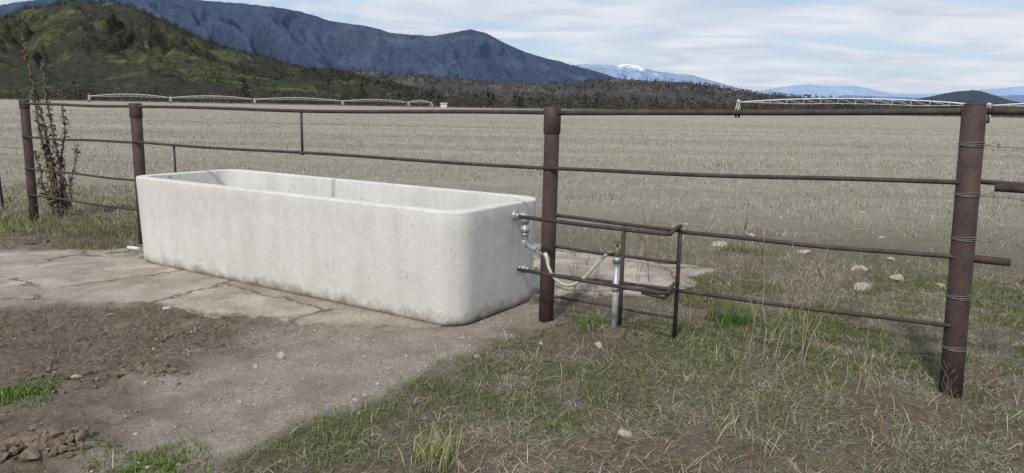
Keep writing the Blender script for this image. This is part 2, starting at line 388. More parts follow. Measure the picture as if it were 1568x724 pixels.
def bez(P,n=40):
    out=[]; P=[Vector(p) for p in P]; P=[P[0]*2-P[1]]+P+[P[-1]*2-P[-2]]
    for i in range(1,len(P)-2):
        for j in range(n//(len(P)-3)):
            t=j/(n//(len(P)-3)); a,b,c,d_=P[i-1],P[i],P[i+1],P[i+2]
            out.append(.5*((2*b)+(c-a)*t+(2*a-5*b+4*c-d_)*t*t+(3*b-a-3*c+d_)*t**3))
    out.append(P[-2]); return out
mb=MB(); hp=bez([h0,h0+dr*.06+Vector((.02,0,-.02)),(.255,4.99,.42),(.30,4.96,.35),(.38,4.93,.315),(.47,4.90,.36),(.55,4.87,.46),(.61,4.86,.53),(hx-.065,hy+.005,.545)],72)
mb.tube(hp,[.0105+.0010*(i%2) for i in range(len(hp))],10); mb.obj("hose",hosem,pl)
mb=MB(); q=hp[8]; mb.tube([q+Vector((0,0,.02)),q+Vector((.02,-.01,-.03)),q+Vector((.03,-.015,-.06))],[.016,.014,.005],6); mb.obj("cloth_wrap",wh,pl)

# ------------------------------------------------------------------ barbed wire
wire=empty("barbed_wire_fence"); wm_=simple("wire_steel",(.12,.12,.10),(.26,.25,.22),40,.6,.4)
mb=MB()
def barb(mb,p,q,r=.0022,sag=.02,tw=40):
    p=Vector(p);q=Vector(q); pts=[p.lerp(q,i/tw)+Vector((0,0,-sag*math.sin(math.pi*i/tw)+random.uniform(-1,1)*.002)) for i in range(tw+1)]
    mb.tube(pts,r,4,False)
    Ln=(q-p).length; k=int(Ln/.12)
    for i in range(k):
        c=p.lerp(q,(i+.5)/k)+Vector((0,0,-sag*math.sin(math.pi*(i+.5)/k)))
        for s in(-1,1): mb.tube([c+Vector((.006*s,0,-.012)),c+Vector((-.006*s,.008,.012))],r*.8,3,False)
for z in(1.345,1.09,.86,.55,.27):
    cx=pR.x-.038*z; 
    for j in range(3): mb.tube([(cx+math.cos(t)*.0595,pR.y+math.sin(t)*.0595,z+j*.006+.006*math.sin(t+j)) for t in np.linspace(0,2*math.pi,25)],.0024,4,False)
    barb(mb,(cx+.05,pR.y-.03,z),(pE.x,pE.y,z-.03))
    mb.tube([(cx+.055,pR.y-.03,z),(cx+.09,pR.y-.06,z+.02),(cx+.12,pR.y-.05,z-.01)],.002,4,False)
mb.obj("right_strands",wm_,wire)
mb=MB()
for z in(1.2,.9,.48,.2):
    barb(mb,(p3.x,p3.y,z),(pLft.x-1.5,pLft.y+.3,z-.02)); 
barb(mb,(p3.x,p3.y,.10),(p2.x,p2.y,.12)); barb(mb,(p3.x,p3.y,.22),(p2.x,p2.y,.24))
mb.obj("left_strands",wm_,wire)
mb=MB(); mb.tube([(-6.85,10.0,-.1),(-6.9,10.0,1.42)],.018,6); mb.tube([(pE.x,pE.y,-.1),(pE.x,pE.y,1.55)],.05,14); mb.obj("line_posts",RP,wire)

# ------------------------------------------------------------------ grass
def blades(name,x,y,h,w,th1,th2,col,mat):
    n=len(x); z=gh(x,y)
    psi=rng.uniform(0,2*np.pi,n); side=psi+np.pi/2+rng.normal(0,.5,n)
    sx=np.cos(side)*w/2; sy=np.sin(side)*w/2; dx=np.cos(psi); dy=np.sin(psi)
    mx=x+h*.5*np.sin(th1)*dx; my=y+h*.5*np.sin(th1)*dy; mz=z+h*.5*np.cos(th1)
    tx=mx+h*.5*np.sin(th2)*dx; ty=my+h*.5*np.sin(th2)*dy; tz=mz+h*.5*np.cos(th2)
    mz=np.maximum(mz,z+.004); tz=np.maximum(tz,z+.003)
    V=np.stack([np.stack([x-sx,y-sy,z-.01],-1),np.stack([x+sx,y+sy,z-.01],-1),np.stack([mx-sx*.8,my-sy*.8,mz],-1),np.stack([mx+sx*.8,my+sy*.8,mz],-1),np.stack([tx,ty,tz],-1)],1).reshape(-1,3)
    b=np.arange(n)*5
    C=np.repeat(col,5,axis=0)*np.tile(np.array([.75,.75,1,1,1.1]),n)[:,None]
    return npmesh(name,V,[np.stack([b,b+1,b+3,b+2],-1),np.stack([b+2,b+3,b+4],-1)],mat,C)
GM=m_col("grass_blades"); 
def tone(n,a,b,j=.2):
    t=rng.random(n)[:,None]; return (np.array(a)*(1-t)+np.array(b)*t)*(1+rng.normal(0,j,n)[:,None]).clip(.4,1.7)
def samp(n,x0,x1,y0,y1): return rng.uniform(x0,x1,n),rng.uniform(y0,y1,n)
def slabmask(x,y):
    a,b=ab(x,y); return ((a>0)&(a<4.1)&(b>-.4)&(b<3.0))|((a>-.75)&(a<.1)&(b>1.75)&(b<3.0))
x,y=samp(290000,-3.2,4.8,2.2,6.8); g_,s_,gr_,t_=masks(x,y)
ok=(rng.random(len(x))<gr_**1.25*.62+.012*(1-g_))&(rng.random(len(x))>g_*(1-t_)*.99)&~slabmask(x,y)&(np.abs(x)<.8*y+.3)&(rng.random(len(x))>s_*.9*(1-t_))
x,y=x[ok],y[ok]; n=len(x); ng=n
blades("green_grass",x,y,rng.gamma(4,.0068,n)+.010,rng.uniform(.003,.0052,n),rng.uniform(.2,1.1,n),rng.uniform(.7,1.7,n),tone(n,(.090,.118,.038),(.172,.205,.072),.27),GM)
x,y=samp(50000,-8.5,-3.9,6.8,13); g_,s_,gr_,t_=masks(x,y); ok=(rng.random(len(x))<.25+gr_*.7)&(rng.random(len(x))>np.maximum(g_,s_))&~slabmask(x,y); x,y,gr_=x[ok],y[ok],gr_[ok]; n=len(x)
cc=tone(n,(.16,.135,.09),(.36,.32,.23),.2); gg=rng.random(n)<gr_*.85; cc[gg]=tone(int(gg.sum()),(.10,.125,.03),(.21,.22,.06),.2)
blades("verge_grass",x,y,rng.gamma(5,.012,n)+.015,rng.uniform(.004,.008,n),rng.uniform(.1,1.1,n),rng.uniform(.5,1.6,n),cc,GM)
x,y=samp(290000,-3.6,5.2,2.2,7.2); g_,s_,gr_,t_=masks(x,y)
cl=sm(.38,.60,fbm(x*3.2,y*3.2,61))
debris=sm(1.0,.25,np.hypot((x+2.6)*.55,(y-4.75)*1.3)+(fbm(x*4,y*4,66)-.5)*.9)*.42
ok=(rng.random(len(x))<np.maximum((.12+.75*cl)*(1-g_*.985)*(1-.45*gr_),debris))&~slabmask(x,y)&(np.abs(x)<.8*y+.3)&(rng.random(len(x))>s_*.75*(debris<.1))
x,y,g_=x[ok],y[ok],g_[ok]; n=len(x); nd=n
cc=tone(n,(.15,.125,.090),(.40,.355,.27),.30); cc[g_>.6]*=.72
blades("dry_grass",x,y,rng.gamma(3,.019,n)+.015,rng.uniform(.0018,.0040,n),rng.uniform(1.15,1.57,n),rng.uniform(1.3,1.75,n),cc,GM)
x,y=samp(8000,-3,5,2.3,8); g_,s_,gr_,t_=masks(x,y); ok=(rng.random(len(x))<.8*(1-g_*.93))&~slabmask(x,y); x,y=x[ok],y[ok]; n=len(x)
blades("straw_strands",x,y,rng.gamma(5,.022,n)+.03,rng.uniform(.002,.0036,n),rng.uniform(1.0,1.55,n),rng.uniform(1.3,1.7,n),tone(n,(.30,.255,.175),(.50,.45,.34),.18),GM)
x,y=samp(1200,-.5,5,2.6,8); g_,s_,gr_,t_=masks(x,y); ok=(rng.random(len(x))<.8*(1-g_))&~slabmask(x,y); x,y=x[ok],y[ok]; n=len(x)
blades("dry_grass_stalks",x,y,rng.gamma(5,.025,n)+.03,rng.uniform(.002,.003,n),rng.uniform(0,.6,n),rng.uniform(.2,1.2,n),tone(n,(.28,.235,.15),(.44,.39,.27),.15),GM)
n0=230000; y=np.exp(rng.uniform(np.log(6.0),np.log(100),n0)); x=rng.uniform(-.8,.8,n0)*y
g_,s_,gr_,t_=masks(x,y)
cl=fbm(x*1.1,y*1.1,71); row=fbm(x*.15,y*.9,73)
behind=(y>5.17-.62*(x-.253)+.15)
ok=(rng.random(n0)<np.clip(.12+1.7*(cl-.32)+.9*(row-.5),.06,1)*np.where(y<9,.75,1))&behind&~slabmask(x,y)&(rng.random(n0)>g_*.95)
x,y,gr_=x[ok],y[ok],gr_[ok]; n=len(x); ns=n
cc=tone(n,(.20,.174,.134),(.49,.448,.365),.24)
gg=(rng.random(n)<gr_*.65+.05)&(y<30); cc[gg]=tone(int(gg.sum()),(.08,.11,.037),(.16,.195,.075),.2)
hh=(rng.gamma(6,.011,n)+.015)*np.where(gg,.6,1)*np.interp(y,[6,11],[.6,1])
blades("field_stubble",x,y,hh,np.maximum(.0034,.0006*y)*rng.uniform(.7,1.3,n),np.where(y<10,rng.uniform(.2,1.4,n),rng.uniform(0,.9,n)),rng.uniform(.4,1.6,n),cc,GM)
print("BLADES",ng,nd,ns)
def tuft(name,cx,cy,r,n,h,c1,c2,th=.6):
    a=rng.uniform(0,2*np.pi,n); q=r*np.sqrt(rng.random(n))*(1+.4*np.sin(3*a+cx)); x=cx+np.cos(a)*q;y=cy+np.sin(a)*q
    return blades(name,x,y,rng.uniform(.4,1.1,n)*h,rng.uniform(.003,.005,n),rng.uniform(.0,th,n),rng.uniform(.3,th+.7,n),tone(n,c1,c2),GM)
tuft("grass_tuft",-.30,3.0,.10,220,.15,(.16,.19,.06),(.40,.38,.22))
tuft("grass_tuft",-2.53,3.67,.20,700,.05,(.06,.12,.02),(.14,.22,.05),1.0)
tuft("grass_tuft",-1.5,2.9,.2,800,.05,(.10,.16,.03),(.18,.24,.06),1.0)
tuft("grass_tuft",1.55,5.15,.15,500,.13,(.05,.10,.02),(.12,.19,.05))
tuft("grass_tuft",2.45,7.9,.3,500,.09,(.07,.11,.035),(.14,.18,.06),1.0)
tuft("grass_tuft",.55,4.95,.13,250,.09,(.08,.13,.03),(.16,.21,.06),.9)

# ------------------------------------------------------------------ stones
def rocks(name,items,mat,seed=3,sub=2,rough=.35,ang=False):
    import bmesh
    b0=bmesh.new(); bmesh.ops.create_icosphere(b0,subdivisions=sub,radius=1); b0.verts.ensure_lookup_table()
    co=np.array([v.co[:] for v in b0.verts]); fc=np.array([[v.index for v in f.verts] for f in b0.faces]); b0.free()
    rg=np.random.default_rng(seed); Vs=[];Fs=[]
    it=np.array(items); zz=gh(it[:,0],it[:,1])
    for i,((x,y,r,fl),z) in enumerate(zip(items,zz)):
        ox,oy=rg.random(2)*50; sx=r*rg.uniform(.8,1.3); sy=r*rg.uniform(.7,1.2); an=rg.random()*6.3
        k=1+rough*2*(fbm(co[:,0]*1.6+ox+co[:,2]*.9,co[:,1]*1.6+oy-co[:,2]*.7,5,3)-.5)
        if ang:
            for _ in range(4):
                dv=rg.normal(0,1,3); dv/=np.linalg.norm(dv); dd=co@dv; k=np.where(dd*k>.62,k*.62/np.maximum(dd*k,1e-3),k)
        c=co*k[:,None]; xx=c[:,0]*sx; yy=c[:,1]*sy
        Vs.append(np.stack([x+xx*math.cos(an)-yy*math.sin(an),y+xx*math.sin(an)+yy*math.cos(an),z+c[:,2]*r*fl+r*fl*.3],-1)); Fs.append(fc+i*len(co))
    return npmesh(name,np.concatenate(Vs),[np.concatenate(Fs)],mat)
stm=simple("pale_stone",(.24,.205,.17),(.48,.43,.38),14,.85,0,.4)
big=[(3.01,6.29,.08,.75),(3.13,7.89,.08,.45),(2.32,8.27,.12,.3),(3.37,7.1,.085,.5),(3.5,6.64,.055,.7),(3.75,6.39,.055,.6),(.556,4.51,.038,.55),(.546,3.31,.032,.7),(-1.36,4.27,.032,.9),(-2.36,3.9,.024,.7),(-2.5,5.28,.036,.6),(2.9,9.0,.06,.4),(3.9,7.6,.05,.5),(1.9,9.3,.05,.4),(-1.45,4.1,.02,.7),(.2,4.6,.022,.7),(-4.9,6.2,.035,.7),(-.2,4.35,.02,.6)]
for i in range(16):
    yy=random.uniform(9,20); big.append((random.uniform(.1,.6)*yy,yy,random.uniform(.02,.05),.4))
rocks("field_stones",big,stm,3,2,.4,True)
gx,gy=samp(4200,-4.2,.4,2.3,5.9); mk=masks(gx,gy); ok=(mk[0]>.5)&(rng.random(len(gx))>mk[1]*.8)&~slabmask(gx,gy)&(rng.random(len(gx))<.35+.9*fbm(gx*2,gy*2,91)); gx,gy=gx[ok],gy[ok]
rocks("gravel_stones",[(a,b,min(.015,.0028+random.expovariate(330)),.7) for a,b in zip(gx,gy)],simple("gravel_stone",(.16,.14,.12),(.45,.41,.36),25,.9),5,1)
cl=[]
for(cx,cy,rr2,nn,mx)in((-1.98,3.94,.17,170,.034),(-1.98,2.93,.24,220,.045),(-2.35,2.9,.22,120,.035),(.45,4.95,.2,60,.022),(.85,4.72,.2,60,.02),(-2.9,3.3,.5,140,.024),(-2.2,4.6,.6,140,.02),(-2.6,3.9,.6,160,.022),(-4.9,7.7,.4,60,.03)):
    for i in range(nn):
        a=random.random()*6.3; q=rr2*abs(random.gauss(0,.6)); cl.append((cx+1.3*q*math.cos(a),cy+q*math.sin(a)*.8,(.006+(mx-.006)*random.random()**2)*(1-.4*q/rr2 if q<rr2 else .4),.8))
rocks("dirt_clods",cl,simple("clod_soil",(.08,.058,.042),(.23,.18,.135),30,.95,0,.8),9,2,.9,True)

# ------------------------------------------------------------------ weeds
wdm=simple("dry_stem",(.10,.075,.05),(.24,.19,.14),30,.9)
def weed(name,x,y,h,nst,spread,r=.0035,branch=5,mat=wdm,seed=0):
    rg=random.Random(seed); mb=MB(); z=float(gh(x,y))-.02
    for i in range(nst):
        bx,by=x+rg.uniform(-.04,.04)*spread*3,y+rg.uniform(-.04,.04); hh=h*rg.uniform(.6,1); a=rg.random()*6.3; ln=rg.uniform(.02,.35)*spread
        pts=[Vector((bx,by,z))]
        for k in range(1,7):
            t=k/6; pts.append(Vector((bx+math.cos(a)*ln*hh*t**1.3+rg.uniform(-1,1)*.012,by+math.sin(a)*ln*hh*t**1.3+rg.uniform(-1,1)*.012,z+hh*t)))
        mb.tube(pts,[r*(1-.12*k) for k in range(7)],5)
        for b_ in range(branch):
            k=rg.randint(2,5); p=pts[k]; aa=rg.random()*6.3; l2=hh*rg.uniform(.12,.3)
            q1=p+Vector((math.cos(aa)*l2*.5,math.sin(aa)*l2*.5,l2*.6)); q2=q1+Vector((math.cos(aa)*l2*.15,math.sin(aa)*l2*.15,l2*.5))
            mb.tube([p,q1,q2],[r*.55,r*.4,r*.25],4)
    return mb.obj(name,mat)
pw=simple("pale_dry_stem",(.26,.21,.14),(.42,.36,.26),30,.9)
weed("dry_weed",1.584,4.2,.80,5,1.0,.0035,7,pw,1); weed("dry_weed",1.48,4.30,.42,4,1.2,.003,4,pw,2)
weed("dry_weed",1.95,6.0,.9,3,.5,.004,5,wdm,3); weed("dry_weed",1.15,6.4,.75,4,.9,.003,6,wdm,4); weed("dry_weed",2.3,3.6,.35,4,1.4,.003,5,wdm,5)
weed("dry_weed",3.1,4.7,.7,5,1.1,.003,7,wdm,6); weed("dry_weed",1.85,3.75,.3,3,1.1,.003,3,pw,7); weed("dry_weed",.55,5.5,.6,4,.9,.003,6,wdm,8)
weed("dry_weed",-4.6,8.0,.45,8,1.5,.003,7,wdm,9); weed("dry_weed",1.3,5.0,.55,5,1.3,.003,7,wdm,10); weed("dry_weed",-5.0,7.9,.35,8,1.5,.003,7,wdm,11)
weed("dry_weed",3.5,4.2,.6,6,1.1,.0025,7,wdm,12); weed("dry_weed",.62,3.75,.30,4,1.2,.003,5,wdm,13)
weed("dry_weed",-4.35,7.6,.38,9,1.8,.003,8,wdm,14); weed("dry_weed",2.4,5.2,.6,5,1.2,.003,7,wdm,15)
tall=empty("tall_dry_mullein"); mb=MB(); Vl=[];Fl=[]
rg=random.Random(4); stems=[((-5.78,9.5),(-6.02,9.4),2.22,.024),((-5.72,9.52),(-5.80,9.4),1.92,.020),((-5.80,9.55),(-5.62,9.5),1.45,.018),((-5.75,9.45),(-5.95,9.5),1.6,.016),((-5.7,9.5),(-5.45,9.4),.95,.012),((-5.85,9.5),(-6.15,9.5),1.1,.012),((-5.75,9.5),(-5.88,9.45),1.3,.016)]
for(b,t,h,r)in stems:
    pts=[Vector((b[0]+(t[0]-b[0])*k/8+rg.uniform(-.03,.03),b[1]+(t[1]-b[1])*k/8,h*k/8)) for k in range(9)]
    mb.tube(pts,[r*(1-.09*k) for k in range(9)],7)
    for i in range(int(h*110)):
        k=rg.uniform(.6,7.9); i0=int(k); p=pts[i0].lerp(pts[i0+1],k-i0); a=rg.random()*6.3; l=rg.uniform(.03,.12)*(1.15-k/12); dn=rg.uniform(-.9,.5)
        d1=Vector((math.cos(a),math.sin(a),0)); s=Vector((-math.sin(a),math.cos(a),rg.uniform(-.6,.6)))*rg.uniform(.006,.018)
        b0=len(Vl); Vl+= [p-s,p+s,p+d1*l*.6+s+Vector((0,0,l*.2)),p+d1*l*.6-s+Vector((0,0,l*.2)),p+d1*l+Vector((0,0,dn*l))]
        Fl+=[(b0,b0+1,b0+2,b0+3),(b0+3,b0+2,b0+4)]
mb.obj("stems",wdm,tall); mb=MB(); mb.v=[tuple(v) for v in Vl]; mb.f=Fl; mb.obj("curled_leaves",simple("curled_leaf",(.07,.052,.038),(.17,.13,.09),20,.9),tall,False)

# ------------------------------------------------------------------ irrigation pivots
alum=simple("galvanised_truss",(.55,.56,.57),(.70,.71,.72),3,.5,.1)
tire=simple("rubber_tyre",(.02,.02,.02),(.04,.04,.04),10,.9)
def pivot(name,tw,hz,rise,rp):
    root=empty(name); mb=MB(); tb=MB()
    for i in range(len(tw)-1):
        p=Vector((*tw[i],hz));q=Vector((*tw[i+1],hz)); n=14; ln=(q-p).normalized(); pr=Vector((-ln.y,ln.x,0))
        arc=[p.lerp(q,k/n)+Vector((0,0,rise*4*(k/n)*(1-k/n))) for k in range(n+1)]; mb.tube(arc,rp,8)
        low=[[p.lerp(q,k/n)+Vector((0,0,rise*4*(k/n)*(1-k/n)-.95*min(1,4*(k/n),4*(1-k/n))))+pr*s*.8*min(1,4*(k/n),4*(1-k/n)) for k in range(n+1)] for s in(-1,1)]
        for lw in low: mb.tube(lw,rp*.38,4)
        for k in range(1,n):
            for lw in low: mb.tube([arc[k],lw[k]],rp*.36,4); mb.tube([arc[k],lw[min(k+1,n)]],rp*.26,4)
            mb.tube([low[0][k],low[1][k]],rp*.25,4)
    for i,t in enumerate(tw):
        ln=(Vector(tw[min(i+1,len(tw)-1)])-Vector(tw[max(i-1,0)])).normalized(); pr=Vector((-ln.y,ln.x,0)); c=Vector((*t,0)); l3=Vector((ln.x,ln.y,0))
        for s in(-1,1):
            w=c+pr*s*1.9
            for e in(-.5,.5): mb.tube([c+Vector((0,0,hz))+l3*e*.4,w+l3*e*.6+Vector((0,0,.6))],rp*.7,5)
            tb.tube([w+Vector((0,0,.6))-l3*.18,w+Vector((0,0,.6))-l3*.15,w+Vector((0,0,.6))+l3*.15,w+Vector((0,0,.6))+l3*.18],[.5,.6,.6,.5],16)
            mb.tube([w+Vector((0,0,.6))-l3*.2,w+Vector((0,0,.6))+l3*.2],.3,10)
        mb.tube([c+pr*-1.9+Vector((0,0,.8)),c+pr*1.9+Vector((0,0,.8))],rp*.9,6)
        mb.tube([c+pr*-.9+Vector((0,0,1.8)),c+pr*.9+Vector((0,0,1.8))],rp*.6,6)
        mb.box((c.x,c.y,hz+.25),(.5,.5,.4))
    mb.obj("truss_and_towers",alum,root); tb.obj("tyres",tire,root)
pivot("irrigation_pivot",[(44,150),(82,132),(118,112)],3.0,.95,.10)
pivot("irrigation_pivot",[(-173,310),(-148,328),(-119,349),(-84,372),(-55,395),(-44,404)],2.3,1.2,.12)

# ------------------------------------------------------------------ hills
HV={}
def hill(name,prof,D,foot,mat,nt=70,na=420,gul=.25,sil=.02,seed=0,fq=30):
    pa=np.array(prof); a=np.linspace(pa[0,0],pa[-1,0],na); e=np.interp(a,pa[:,0],pa[:,1])
    k=np.exp(-np.linspace(-2,2,5)**2); k/=k.sum(); e2=np.convolve(np.pad(e,2,'edge'),k,'valid')
    t=np.concatenate([np.linspace(0,1,nt),1+np.linspace(.05,1,16)])
    Aa,Tt=np.meshgrid(a,t); E=np.broadcast_to(e2,Aa.shape)
    dist=D*(foot+(1-foot)*Tt)
    sh=np.where(Tt<=1,np.clip(Tt,0,1)**1.25,np.clip(1-(Tt-1)*.95,0,1)**1.3)
    wob=Aa*fq+(fbm(Aa*fq*.5,Tt*4,seed+3)-.5)*2.2
    rid=1-np.abs(2*fbm(wob,Tt*1.6,seed+5,4)-1)*2
    fine=fbm(Aa*fq*7,Tt*14,seed+9,4)-.5
    env=np.clip(Tt*(1-np.minimum(Tt,1))*4,0,1)
    Zh=E*D*sh*(1+gul*env*(rid-.55))+E*D*(.05*fine*env)+D*sil*E*(fbm(Aa*fq*9,Tt*9,seed+12,3)-.5)*np.where(Tt>.9,1,0)
    Zh=np.where(Tt<=0,-6,Zh); Zh[-1,:]=-6
    V=np.stack([Aa*dist,dist,Zh],-1); HV[name]=V[:nt+1]
    V=V.reshape(-1,3)
    n1,n2=Aa.shape; idx=np.arange(n1*n2).reshape(n1,n2)
    F=np.stack([idx[:-1,:-1],idx[:-1,1:],idx[1:,1:],idx[1:,:-1]],-1).reshape(-1,4)
    return npmesh(name,V,[F],mat,smooth=True)
def m_hill(name,dark,mid,light,s,thr=(.45,.6),fs=8,bump=30):
    m=N(name); p=m.pos(); n=m.noise(p,s,6,.6,.6); f=m.noise(p,s*fs,7,.8); v=m.vor(p,s*fs*1.6)
    c=m.ramp(f,[(.38,dark),(.6,mid)]); c=m.mix(m.ramp(m.math('ADD',m.math('MULTIPLY',n,.7),m.math('MULTIPLY',f,.3)),[(thr[0],0),(thr[1],1)]),c,light)
    c=m.mix(m.ramp(v,[(.15,.45),(.4,0)]),c,dark)
    m.bump(f,.8,bump); m.b.inputs["Specular IOR Level"].default_value=0; return m.fin(c,1)
hA=m_hill("chaparral_hillside",(.036,.040,.032),(.066,.070,.050),(.125,.145,.060),.007,(.52,.62),9,8)
hB=m_hill("haze_tinted_brown_foothill",(.058,.056,.062),(.105,.096,.095),(.20,.182,.15),.007,(.52,.64),14,6)  # brown slopes, lightened and greyed to paint in aerial haze
hC=m_hill("haze_tinted_forest",(.052,.076,.132),(.080,.110,.178),(.12,.155,.215),.0012,(.52,.68),16,35)  # forest tone with the blue of aerial haze mixed into its colour
hD=m_hill("haze_tinted_range",(.15,.22,.34),(.19,.27,.40),(.24,.32,.44),.0005,(.5,.7),8,60)  # blue is aerial haze painted into the base colour
hE=m_hill("haze_tinted_far_range",(.25,.35,.50),(.30,.40,.56),(.35,.45,.60),.0004,(.5,.7),8,50)  # paler still: heavier distance haze painted into the colour
nd=N("snowy_haze_tinted_range"); p=nd.pos(); sp=nd.new("ShaderNodeSeparateXYZ"); nd.l(p,sp.inputs[0])
f=nd.noise(p,.004,6,.7); base=nd.ramp(f,[(.35,(.17,.24,.37)),(.65,(.26,.345,.48))])  # bare slopes tinted blue to stand in for distance haze
sn=nd.math('ADD',nd.math('DIVIDE',sp.outputs[2],15000.),nd.math('MULTIPLY',nd.math('SUBTRACT',f,.5),.045))
xn=nd.math('ABSOLUTE',nd.math('SUBTRACT',nd.math('DIVIDE',sp.outputs[0],15000.),.160))
sf=nd.math('MULTIPLY',nd.ramp(sn,[(.047,0),(.054,1)]),nd.ramp(xn,[(.018,1),(.036,.1)]))
hS=nd.fin(nd.mix(sf,base,(.72,.77,.86)),1)
hill("hillside",[(-1.3,.03),(-1.0,.07),(-.75,.088),(-.665,.104),(-.613,.1165),(-.570,.1237),(-.53,.1235),(-.495,.1186),(-.438,.095),(-.3886,.0715),(-.305,.0523),(-.22,.040),(-.12,.018),(-.05,.002)],1500,.42,hA,90,520,.45,.03,1,14)
hill("foothills",[(-.42,.005),(-.32,.035),(-.194,.0418),(-.13,.037),(-.075,.0339),(0,.031),(.053,.0295),(.10,.034),(.138,.0377),(.18,.036),(.223,.035),(.26,.030),(.291,.0253),(.33,.022),(.369,.0191),(.48,.0145),(.666,.0125),(.9,.012),(1.2,.0)],2100,.5,hB,60,520,.35,.05,20,24)
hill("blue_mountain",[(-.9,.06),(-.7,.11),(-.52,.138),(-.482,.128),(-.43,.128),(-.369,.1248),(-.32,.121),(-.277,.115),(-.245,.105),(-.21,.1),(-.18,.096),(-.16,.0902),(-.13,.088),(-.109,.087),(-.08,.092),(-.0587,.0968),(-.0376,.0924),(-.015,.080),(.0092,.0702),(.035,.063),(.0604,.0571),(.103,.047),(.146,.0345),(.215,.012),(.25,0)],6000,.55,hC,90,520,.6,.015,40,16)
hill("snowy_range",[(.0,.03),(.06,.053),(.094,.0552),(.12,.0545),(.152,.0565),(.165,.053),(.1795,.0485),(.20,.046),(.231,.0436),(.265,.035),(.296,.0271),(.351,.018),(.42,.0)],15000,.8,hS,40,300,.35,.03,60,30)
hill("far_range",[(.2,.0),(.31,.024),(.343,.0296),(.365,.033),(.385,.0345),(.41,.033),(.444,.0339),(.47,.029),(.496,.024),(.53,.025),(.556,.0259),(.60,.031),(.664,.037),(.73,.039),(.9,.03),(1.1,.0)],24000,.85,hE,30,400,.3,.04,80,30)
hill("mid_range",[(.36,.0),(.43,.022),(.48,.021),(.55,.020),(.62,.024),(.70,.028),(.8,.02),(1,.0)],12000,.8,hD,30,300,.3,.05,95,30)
hk=m_hill("dark_wooded_hill",(.048,.060,.086),(.072,.086,.11),(.10,.115,.13),.004,(.55,.7),12,8)
hill("wooded_hill",[(.47,.0),(.497,.0125),(.539,.0214),(.57,.028),(.598,.0316),(.615,.029),(.634,.023),(.666,.0145),(.70,.0)],4000,.8,hk,40,240,.2,.05,110,40)

# ------------------------------------------------------------------ distant trees
TM=m_col("distant_foliage",.95)
def scatter(name,src,n,h0,h1,cols,k=14,cone=False,clump=None):
    G=HV[src]; a,b=G.shape[:2]
    i=rng.integers(1,a-1,n*3); j=rng.integers(0,b-1,n*3); u=rng.random((n*3,1)); v=rng.random((n*3,1))
    P=G[i,j]*(1-u)*(1-v)+G[i+1,j]*u*(1-v)+G[i,j+1]*(1-u)*v+G[i+1,j+1]*u*v
    P=P[(P[:,2]>1)]
    if clump: P=P[fbm(P[:,0]*clump,P[:,1]*clump,150)>.5-.12*rng.random(len(P))]
    P=P[:n]; n=len(P); h=rng.uniform(h0,h1,n)
    if cone:
        t=rng.random((n,k))**.8; rad=(1-t)*.24*h[:,None]*rng.uniform(.3,1.2,(n,k)); s=h[:,None]*.10*(1.2-t)
    else:
        t=rng.random((n,k)); rad=h[:,None]*.55*np.sqrt(np.clip(1-(2*t-.8)**2*.7,.05,1))*rng.uniform(.2,1,(n,k)); s=h[:,None]*.16*np.ones_like(t)
    an=rng.uniform(0,2*np.pi,(n,k)); C=np.stack([P[:,0,None]+np.cos(an)*rad,P[:,1,None]+np.sin(an)*rad,P[:,2,None]+t*h[:,None]],-1)
    V=(C[:,:,None,:]+rng.normal(0,1,(n,k,3,3))*s[:,:,None,None]).reshape(-1,3)
    cc=np.array(cols)[rng.integers(0,len(cols),n)]; col=np.repeat(cc,k*3,axis=0)*np.repeat(rng.uniform(.6,1.3,n*k),3)[:,None]
    return npmesh(name,V,[np.arange(len(V)).reshape(-1,3)],TM,col)
scatter("hillside_shrubs","hillside",5500,3,7,[(.036,.044,.030),(.046,.052,.035),(.058,.054,.042),(.042,.050,.032)],12,False,.006)
scatter("foothill_trees","foothills",5500,5,11,[(.058,.055,.058),(.095,.083,.08),(.048,.054,.05),(.11,.096,.088)],12,False,.005)
scatter("mountain_conifers","blue_mountain",5000,14,26,[(.050,.074,.124),(.064,.09,.148)],8,True)  # tree colours carry the mountain's painted blue haze
def treemass(name,trees,mat):
    Vs=[];Cs=[]
    for(x,y,h,w,kind,c)in trees:
        n=int(55 if kind=='b' else 100); z0=0
        if kind=='c':
            t=rng.random(n)**.8; hh=.08+.92*t; rad=w*.5*(1-t)**.8*rng.uniform(.3,1.1,n)+.1; s=h*.055*(1.15-t*.6)
        else:
            t=rng.random(n); hh=.08+.92*t; rad=w*.5*np.sqrt(np.clip(1-(2*t-.9)**2*.75,0.05,1))*rng.uniform(.2,1.05,n); s=h*.055*np.ones(n)*rng.uniform(.6,1.4,n)
        an=rng.uniform(0,2*np.pi,n); P=np.stack([x+np.cos(an)*rad,y+np.sin(an)*rad,hh*h],-1)[:,None,:]+rng.normal(0,1,(n,3,3))*s[:,None,None]; Vs.append(P.reshape(-1,3))
        col=np.array(c)[None,:]*(rng.uniform(.55,1.35,n)[:,None]); Cs.append(np.repeat(col,3,axis=0))
        r=h*.018; Vs.append(np.array([[x-r,y,0],[x+r,y,0],[x,y,h*.8]])); Cs.append(np.tile(np.array(c)*.8,(3,1)))
    V=np.concatenate(Vs); C=np.concatenate(Cs); b=np.arange(len(V)).reshape(-1,3)
    return npmesh(name,V,[b],mat,C)
tr=[]
bc=[(.07,.058,.054),(.09,.075,.068),(.07,.07,.05),(.045,.044,.044),(.12,.10,.09),(.045,.05,.036)]
for i in range(2100):
    d=rng.uniform(420,640); a=rng.uniform(-.85,.9); den=float(fbm(np.array([a*14]),np.array([d*.01]),130)[0])
    if rng.random()>den*2.4-.15: continue
    h=rng.uniform(3.5,7.5)*(.5+den); tr.append((a*d,d,h,h*rng.uniform(.9,1.6),'b',bc[rng.integers(0,len(bc))]))
